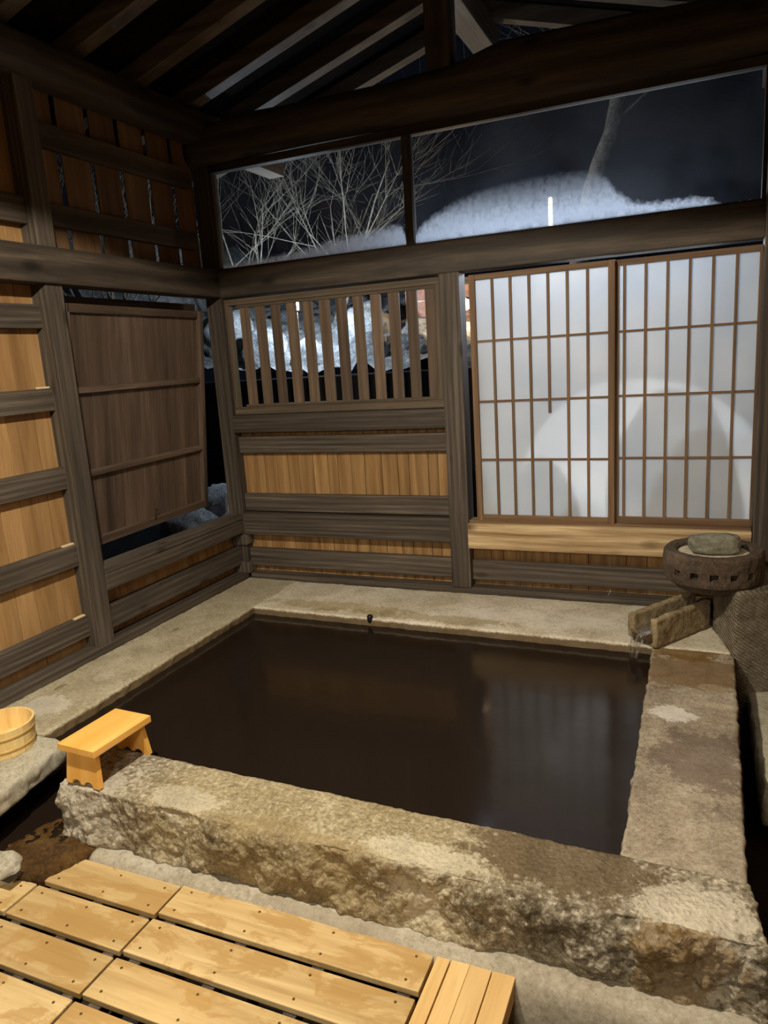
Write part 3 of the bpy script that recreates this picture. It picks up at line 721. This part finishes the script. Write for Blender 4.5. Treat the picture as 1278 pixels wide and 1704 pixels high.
# bearers below the deck
for y in (-2.56, -3.25):
    tag(box('bearer', DK['x'], .4, 2.45, y-.03, y+.03, -.50, ZD-.093 if y < -3 else ZD-.093), 'dark timber bearer under the deck, '+('nearest the camera' if y < -3 else 'nearest the bath'), 'beam')

# ------------------------------------------------------------------ stool
st = tag(empty('bath_stool', (.882, -2.276, .003)), 'small cypress wood bath stool standing on the front rim stone', 'stool')
st.rotation_euler = (0, 0, math.radians(-2.5))
lb('seat', HINOKI['y'], -.092, .092, -.142, .142, .130, .157, st, .0025)
def leg(sgn):
    """panel leg, splayed, with two rounded feet cut out of its lower edge"""
    bm = bmesh.new(); W = .165; H = .128; T = .020
    prof = [(-W/2, 0), (-W/2+.030, 0)]
    for k in range(9):
        a = math.pi*k/8; prof.append((-.022-.022*math.cos(a)-.008, .003+.016*math.sin(a)))
    prof += [(.0, .005)]
    for k in range(9):
        a = math.pi*k/8; prof.append((.030-.022*math.cos(a), .003+.016*math.sin(a)))
    prof += [(W/2-.026, 0), (W/2, 0), (W/2-.012, H), (-W/2+.012, H)]
    out = []
    for (u, z) in prof:
        out.append((u, z))
    a = [bm.verts.new((u, sgn*(.134-.10*z), z)) for u, z in out]
    b = [bm.verts.new((u, sgn*(.134-T-.10*z), z)) for u, z in out]
    n = len(out)
    bm.faces.new(a); bm.faces.new(b[::-1])
    for i in range(n): bm.faces.new((a[i], b[i], b[(i+1) % n], a[(i+1) % n]))
    bmesh.ops.recalc_face_normals(bm, faces=bm.faces)
    bmesh.ops.triangulate(bm, faces=[f for f in bm.faces if len(f.verts) > 4])
    finish(bm, 'leg', HINOKI['z'], st, local=True)
leg(-1); leg(1)
lb('stretcher', HINOKI['y'], -.010, .010, -.114, .114, .095, .128, st, .002)

# ------------------------------------------------------------------ bucket
bk = tag(empty('wash_bucket', (.335, -2.292, .002)), 'round pale wooden wash bucket standing on the grey slab', 'bucket')
bm = bmesh.new(); seg = 22
for k in range(seg):      # staves
    a0 = 2*math.pi*k/seg+.0012; a1 = 2*math.pi*(k+1)/seg-.0012; V = []
    for (r, z) in ((.116, 0), (.1275, .114), (.1175, .114), (.105, .0)):
        V.append([bm.verts.new((r*math.cos(a0+(a1-a0)*j/3), r*math.sin(a0+(a1-a0)*j/3), z)) for j in range(4)])
    for i in range(4):
        for j in range(3): bm.faces.new((V[i][j], V[i][j+1], V[(i+1) % 4][j+1], V[(i+1) % 4][j]))
    bm.faces.new([V[i][0] for i in range(4)][::-1]); bm.faces.new([V[i][3] for i in range(4)])
bmesh.ops.recalc_face_normals(bm, faces=bm.faces)
stv = finish(bm, 'stave_ring', BUCKW, bk, local=True)
bm = bmesh.new(); bmesh.ops.create_cone(bm, cap_ends=True, segments=44, radius1=.106, radius2=.108, depth=.010, matrix=Matrix.Translation((0, 0, .022)))
finish(bm, 'bucket_bottom', BUCKW, bk, local=True)
for z, r in ((.030, .1195), (.083, .1248)):
    bm = bmesh.new()
    rg = lathe(bm, [(r-.003, z-.008), (r+.0012, z-.006), (r+.0018, z), (r+.0014, z+.006), (r-.003, z+.008)], 0, 0, 64)
    hp = finish(bm, 'hoop', BUCKH, bk, smooth=True, local=True); hp.parent = stv; hp.location = hp.location-stv.location

# ------------------------------------------------------------------ water inlet: column, trough, millstone, rock
def amp_col(p, n): return .006*fbm(p*6, 3)+.004*fbm(p*30, 3)
tag(stone_block('stone_column', ST_COL, [(3.078, -.600), (3.32, -.50), (3.25, -.10), (2.985, -.30)], -.499, .300, .02, .014, amp_col),
    'tool-marked grey stone column under the round basin', 'stone column')
tr_ang = math.atan2(.39, .262)
tr = tag(empty('stone_spout', (2.79, -.42, .0)), 'rough stone spout channel pouring water into the bath', 'spout')
TA = Vector((math.cos(tr_ang), math.sin(tr_ang))); TN = Vector((TA.y, -TA.x))   # along (towards the column), sideways (towards the camera)
TIP = Vector((2.602, -.562))
def tq(a0, a1, n0, n1):
    return [tuple(TIP+TA*a0+TN*n0), tuple(TIP+TA*a0+TN*n1), tuple(TIP+TA*a1+TN*n1), tuple(TIP+TA*a1+TN*n0)]
def amp_tr(p, n): return .004*fbm(p*14, 3)+.003*fbm(p*45, 3)
stone_block('spout_side', ST_TROUGH, tq(0, .50, -.002, .034), .028, .150, .008, .009, amp_tr, tr)
stone_block('spout_side', ST_TROUGH, tq(.005, .44, .122, .160), .006, .150, .008, .009, amp_tr, tr)
stone_block('spout_floor', ST_WET, tq(-.004, .46, .02, .14), .030, .075, .006, .009, amp_tr, tr)
bm = bmesh.new()   # water: runs in the channel, falls off the lip
prof = [(.30, .082), (.15, .080), (.04, .078), (.0, .076), (-.018, .066), (-.032, .045), (-.042, .015), (-.050, -.02), (-.055, -.047)]
ring = []
for i, (a, z) in enumerate(prof):
    row = []
    hw = .048 if i < 4 else .048-.0055*(i-3)
    for k in range(15):
        n_ = -hw+2*hw*k/14; pp = TIP+TA*(a+.006*noise.noise(Vector((k*.9, i*.35, 2))))+TN*(.078+n_)
        row.append(bm.verts.new((pp.x, pp.y, z+.003*noise.noise(Vector((k*.8, i*.6, 0))))))
    ring.append(row)
for i in range(len(prof)-1):
    for k in range(14): bm.faces.new((ring[i][k], ring[i][k+1], ring[i+1][k+1], ring[i+1][k]))
fl = finish(bm, 'falling_water', FLOW, smooth=True); tag(fl, 'thin water stream falling from the stone spout into the bath', 'water', kind='stuff')
# millstone basin with square holes
MC = Vector((2.978, -.40)); R = .224; zb, zt = .302, .455
ms = tag(empty('stone_basin', (MC.x, MC.y, zb)), 'round dark stone basin with square holes around its side', 'stone basin')
bm = bmesh.new(); seg = 192; rows_ = [zb+.012, zb+.03, zb+.048, zb+.064, zb+.08, zb+.094, zb+.110, zt-.012]
def rz(r, a, z):
    p = Vector((MC.x+r*math.cos(a), MC.y+r*math.sin(a), z)); n = Vector((math.cos(a), math.sin(a), 0))
    return p+n*(.004*fbm(p*9, 3)+.0025*fbm(p*40, 3))
grid = [[bm.verts.new(rz(R+(.001 if 0 < i < len(rows_)-1 else -.002), 2*math.pi*k/seg, z)) for k in range(seg)] for i, z in enumerate(rows_)]
def is_hole(k): return ((k+1+seg-int(seg*.747)) % 12) in (0, 1, 2, 3, 4)
for i in range(len(rows_)-1):
    for k in range(seg):
        if i in (2, 3) and is_hole(k): continue
        bm.faces.new((grid[i][k], grid[i][(k+1) % seg], grid[i+1][(k+1) % seg], grid[i+1][k]))
k = 0
while k < seg:
    if is_hole(k) and not is_hole(k-1):
        e = k
        while is_hole(e): e += 1
        ks = [q % seg for q in range(k, e+1)]
        inn = [[bm.verts.new(rz(R-.045, 2*math.pi*q/seg, rows_[i])) for q in ks] for i in (2, 4)]
        out_ = [[grid[i][q] for q in ks] for i in (2, 4)]
        for j in range(len(ks)-1):
            bm.faces.new((out_[0][j], out_[0][j+1], inn[0][j+1], inn[0][j])); bm.faces.new((out_[1][j+1], out_[1][j], inn[1][j], inn[1][j+1]))
            bm.faces.new((inn[0][j], inn[0][j+1], inn[1][j+1], inn[1][j]))
        bm.faces.new((out_[0][0], inn[0][0], inn[1][0], out_[1][0], grid[3][ks[0]])); bm.faces.new((inn[0][-1], out_[0][-1], grid[3][ks[-1]], out_[1][-1], inn[1][-1]))
        k = e
    k += 1
def ringv(r, z): return [bm.verts.new(rz(r, 2*math.pi*q/seg, z+.002*noise.noise(Vector((q*.3, r*30, 0))))) for q in range(seg)]
def bridge(a, b):
    for q in range(seg): bm.faces.new((a[q], a[(q+1) % seg], b[(q+1) % seg], b[q]))
chain = [grid[-1]]+[ringv(r, z) for r, z in ((R-.010, zt), (R-.05, zt), (R-.062, zt-.008), (R-.066, zt-.030))]
for a, b in zip(chain, chain[1:]): bridge(a, b)
low = [ringv(R-.012, zb+.002), ringv(R-.05, zb-.004), ringv(R-.058, zb-.035), ringv(R-.09, zb-.045)]
chain = [grid[0]]+low
for a, b in zip(chain, chain[1:]): bridge(b, a)
bm.faces.new(low[-1][::-1])
bmesh.ops.recalc_face_normals(bm, faces=bm.faces)
finish(bm, 'basin_body', ST_LAVA, ms, smooth=False)
bm = bmesh.new(); rg = lathe(bm, [(R-.064, zt-.022), (.10, zt-.024), (.02, zt-.023)], MC.x, MC.y, 60); bm.faces.new(rg[-1])
finish(bm, 'basin_floor', ST_BACK, ms, smooth=True)
rock('rock', ST_ROCK, (2.980, -.43, .482), (.112, .052, .050), 'oblong grey rock lying on top of the round stone basin', 9, .14, 5, rough=.6, sq=.62)
# side channel to the right of the bath
tag(stone_block('side_stone', ST_SLAB, [(3.160, -1.32), (3.32, -1.34), (3.32, -.52), (3.145, -.52)], -.40, -.20, .01, .02, amp_slab),
    'lit pale stone edging beyond the dark gap right of the bath', 'edging stone')

# ------------------------------------------------------------------ lamps
pl = tag(empty('pendant_lamp', (LAMP.x, LAMP.y, LAMP.z-.16)), 'tall bulb pendant lamp seen only as a reflection in the right clerestory pane', 'lamp')
GLOW = emit('bulb_glow', (1, .82, .55, 1), 14)
bm = bmesh.new(); rr_ = lathe(bm, [(.001, LAMP.z-.17), (.016, LAMP.z-.165), (.020, LAMP.z-.15), (.020, LAMP.z+.08), (.012, LAMP.z+.10)], LAMP.x, LAMP.y, 20)
bulb = finish(bm, 'bulb', GLOW, pl, smooth=True); bulb.visible_shadow = True
bm = bmesh.new(); lathe(bm, [(.022, LAMP.z+.16), (.05, LAMP.z+.155), (.13, LAMP.z+.075), (.135, LAMP.z+.075), (.055, LAMP.z+.162), (.022, LAMP.z+.17)], LAMP.x, LAMP.y, 40)
finish(bm, 'lamp_shade', METAL, pl, smooth=True)
bm = bmesh.new(); addtube(bm, [(LAMP.x, LAMP.y, LAMP.z+.10), (LAMP.x, LAMP.y, 3.50)], [.006, .006], 8); finish(bm, 'cord', METAL, pl)

fd = tag(empty('garden_lamp', (FLOOD.x, FLOOD.y, 1.36)), 'glaring white garden lamp on a thin pole behind the lattice window', 'lamp')
box('lamp_head', METAL, FLOOD.x-.042, FLOOD.x+.042, FLOOD.y-.0, FLOOD.y+.03, FLOOD.z-.042, FLOOD.z+.042, fd)
box('lamp_face', emit('flood_glow', (.92, .96, 1, 1), 60), FLOOD.x-.034, FLOOD.x+.034, FLOOD.y-.006, FLOOD.y-.001, FLOOD.z-.034, FLOOD.z+.034, fd, 0)
bm = bmesh.new(); addtube(bm, [(FLOOD.x, FLOOD.y+.015, FLOOD.z-.03), (FLOOD.x, FLOOD.y+.015, 1.36)], [.008, .008], 8); finish(bm, 'pole', IVORY, fd)
ln = tag(empty('lantern', (.80, 2.95, 1.80)), 'round warm lantern glowing in the gap left of the sliding screens', 'lamp')
bm = bmesh.new(); bmesh.ops.create_icosphere(bm, subdivisions=3, radius=.055, matrix=Matrix.Translation((.80, 2.9, 1.91))); finish(bm, 'globe', emit('lantern_glow', (1, .86, .62, 1), 2.2), ln, smooth=True)
box('bracket', METAL, .79, .81, 2.9, 3.14, 1.965, 1.985, ln)

# ------------------------------------------------------------------ garden
tag(box('retaining_wall', ST_WALLD, -4.0, 4.4, 1.50, 1.72, -.6, 1.335, bev=.01), 'dark low garden wall crossing behind the lattice window', 'wall')
def terrain(x, y):
    if y > 1.70: zb_ = 1.33+.30*(y-1.70)+.06*max(0, -x)
    else: zb_ = -.5
    zl = -.45+1.75*max(0, -1.35-x); zl = min(zl, 3.15)
    z = max(zb_, zl) if x < -1.35 else zb_
    return min(z, 3.15 if x < -1.35 else 2.3)
bm = bmesh.new(); nx_, ny_ = 150, 130; G_ = []
for i in range(nx_+1):
    r_ = []
    for j in range(ny_+1):
        x = -6+12*(i/nx_); y = -3+11*(j/ny_); p = Vector((x, y, 0)); z = terrain(x, y)
        z += .16*abs(fbm(p*2.2, 4))+.08*fbm(p*8, 3) if z > -.4 else .03*fbm(p*6, 3)
        r_.append(bm.verts.new((x, y, z)))
    G_.append(r_)
for i in range(nx_):
    for j in range(ny_):
        xm = -6+12*((i+.5)/nx_); ym = -3+11*((j+.5)/ny_)
        if xm > -.22 and ym < 1.74: continue
        if xm > -4.05 and 1.44 < ym < 1.76: continue
        bm.faces.new((G_[i][j], G_[i+1][j], G_[i+1][j+1], G_[i][j+1]))
bmesh.ops.delete(bm, geom=[v for v in bm.verts if not v.link_faces], context='VERTS')
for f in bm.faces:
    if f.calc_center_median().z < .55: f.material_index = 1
tag(finish(bm, 'rubble_bank', [ST_GARDEN, ST_WALLD], smooth=True, center=False), 'pale rubble bank of the garden rising behind the building', 'ground', kind='stuff')
spots = [(-.55, .75, .0, .30, .24, .30), (-.95, 1.15, .1, .34, .26, .36), (-.62, 1.22, .30, .26, .20, .28), (-.40, 1.20, -.2, .26, .2, .34), (-1.05, .70, .1, .24, .26, .26), (-.5, .40, -.3, .22, .2, .2),
         (-.95, 2.05, 1.55, .26, .2, .24), (-.45, 2.0, 1.48, .22, .18, .2), (.05, 2.2, 1.5, .24, .2, .2), (.45, 2.3, 1.5, .20, .18, .16), (-1.5, 2.2, 1.75, .28, .22, .3), (-.15, 2.7, 1.75, .3, .22, .24)]
names = ['broad pale boulder low behind the shutter gap', 'tall grey boulder against the dark garden wall behind the corner', 'grey boulder topmost in the gap beside the corner post', 'dark wet boulder right behind the corner post',
         'grey boulder furthest left beneath the garden wall', 'small boulder lowest at the outer foot of the left wall', 'bright pale boulder on the garden wall left of the lamp', 'bright boulder on the garden wall under the lamp',
         'pale boulder on the garden wall right of the lamp', 'small boulder beside the green-topped post', 'big boulder at the far left on the garden wall', 'boulder up the bank behind the garden lamp']
for i, (x, y, z, a, b, c_) in enumerate(spots):
    rock('boulder', ST_GARDEN, (x, y, z), (a, b, c_), names[i], 20+i, i*.7, 4, 'garden boulders', 'boulder', 1.3)
# boulders and pipe stubs whose shadows fall on the frosted screens
rock('boulder', ST_GARDEN, (2.66, .72, .36), (.165, .13, .34), 'rounded boulder close behind the sliding screens, seen as a shadow', 41, .2, 4, 'garden boulders', 'boulder', .5)
rock('boulder', ST_GARDEN, (2.34, .75, .22), (.12, .10, .28), 'low boulder behind the left sliding screen, seen as a shadow', 47, .2, 4, 'garden boulders', 'boulder', .6)
# far building
bh = tag(empty('bath_house', (1.9, 3.3, 1.0)), 'neighbouring building with pinkish tiled wall behind the lattice window', 'building')
box('tiled_wall', TILES, .08, 4.4, 3.16, 3.36, 1.2, 2.12, bh, 0)
box('eave', BM['x'], .0, 4.5, 3.05, 3.45, 2.12, 2.18, bh)
box('signpost', plain('pale_post', lin(206, 226, 196), .5), -.075, -.015, 2.80, 2.84, 1.36, 1.66, None)
bpy.data.objects['signpost'].name = 'garden_post'
gp = bpy.data.objects['garden_post']; gp.name = 'garden_post'
tag(gp, 'pale upright garden post with a green top behind the lattice slats', 'post')
box('post_top', plain('green_cap', lin(70, 130, 50), .5), -.077, -.013, 2.798, 2.842, 1.66, 1.69, gp)

# ------------------------------------------------------------------ trees
def grow(bm, p, d, L, r, depth, rng, curve=.25):
    n = 5; pts = [p.copy()]; rads = [r]; dd = d.copy(); q = p.copy()
    kids = []
    for i in range(n):
        dd = (dd+Vector((rng.uniform(-1, 1), rng.uniform(-1, 1), rng.uniform(-.6, .9)))*curve*.4).normalized()
        q = q+dd*(L/n); pts.append(q.copy()); rads.append(r*(1-.75*(i+1)/n)+.0008)
        if depth > 0 and i >= 1:
            for _ in range(rng.choice((1, 1, 2))):
                ax = Vector((rng.uniform(-1, 1), rng.uniform(-1, 1), rng.uniform(-.2, .8))).normalized()
                kids.append((q.copy(), (dd*.75+ax*.85).normalized(), L*rng.uniform(.45, .7), rads[-1]*.62))
    addtube(bm, pts, rads, 5 if depth < 3 else 8, cap=False)
    for k_ in kids: grow(bm, k_[0], k_[1], k_[2], k_[3], depth-1, rng, curve)
def tree(loc, h, r, label, seed, lean=(0, 0, 1), depth=3, mat=BARK, stems=1, group=None):
    t = tag(empty('bare_tree', loc), label, 'tree', group); rng = random.Random(seed)
    for s_ in range(stems):
        bm = bmesh.new(); d0 = Vector(lean)+Vector((rng.uniform(-.25, .25), rng.uniform(-.2, .2), 0))*(1 if stems > 1 else .2)
        grow(bm, Vector(loc)+Vector((rng.uniform(-.04, .04), rng.uniform(-.04, .04), -.05)), d0.normalized(), h*rng.uniform(.8, 1.1), r, depth, rng)
        finish(bm, 'stem', mat, t, smooth=True)
    return t
tree((-1.35, 2.5, 1.5), 1.7, .015, 'bare twiggy tree at the left edge of the clerestory pane', 3, (.15, 0, 1), 3, stems=2, group='bare trees on the bank')
tree((-.75, 3.0, 1.6), 2.1, .019, 'leaning bare tree in the middle of the left clerestory pane', 8, (.35, 0, 1), 3, stems=2, group='bare trees on the bank')
tree((-.25, 2.6, 1.5), 1.9, .012, 'thin bare tree near the clerestory mullion', 12, (-.2, 0, 1), 3, stems=2, group='bare trees on the bank')
tree((-1.9, 1.2, 1.0), 2.2, .022, 'dense bare shrub outside the slatted upper boards', 21, (.1, -.1, 1), 3, stems=4, group='bare trees on the bank')
bt = tag(empty('birch_tree', (1.72, 2.85, 1.6)), 'pale birch trunk rising behind the right clerestory pane', 'tree')
bm = bmesh.new(); pts = [(1.70, 2.85, 1.55), (1.86, 2.85, 2.1), (1.95, 2.86, 2.5), (1.98, 2.86, 2.75), (2.06, 2.87, 3.0), (2.15, 2.87, 3.2), (2.21, 2.88, 3.5), (2.28, 2.9, 3.9), (2.30, 2.9, 4.6)]
addtube(bm, pts, [.09, .08, .075, .07, .066, .062, .06, .055, .045], 16); finish(bm, 'trunk', BIRCH, bt, smooth=True)
bm = bmesh.new(); rng = random.Random(5)
for z_, dx in ((3.3, 1), (3.6, -1), (3.9, 1), (4.2, -1)):
    grow(bm, Vector((2.2, 2.88, z_)), Vector((dx*.8, -.2, .5)).normalized(), .9, .014, 2, rng)
finish(bm, 'branches', BARK, bt, smooth=True)
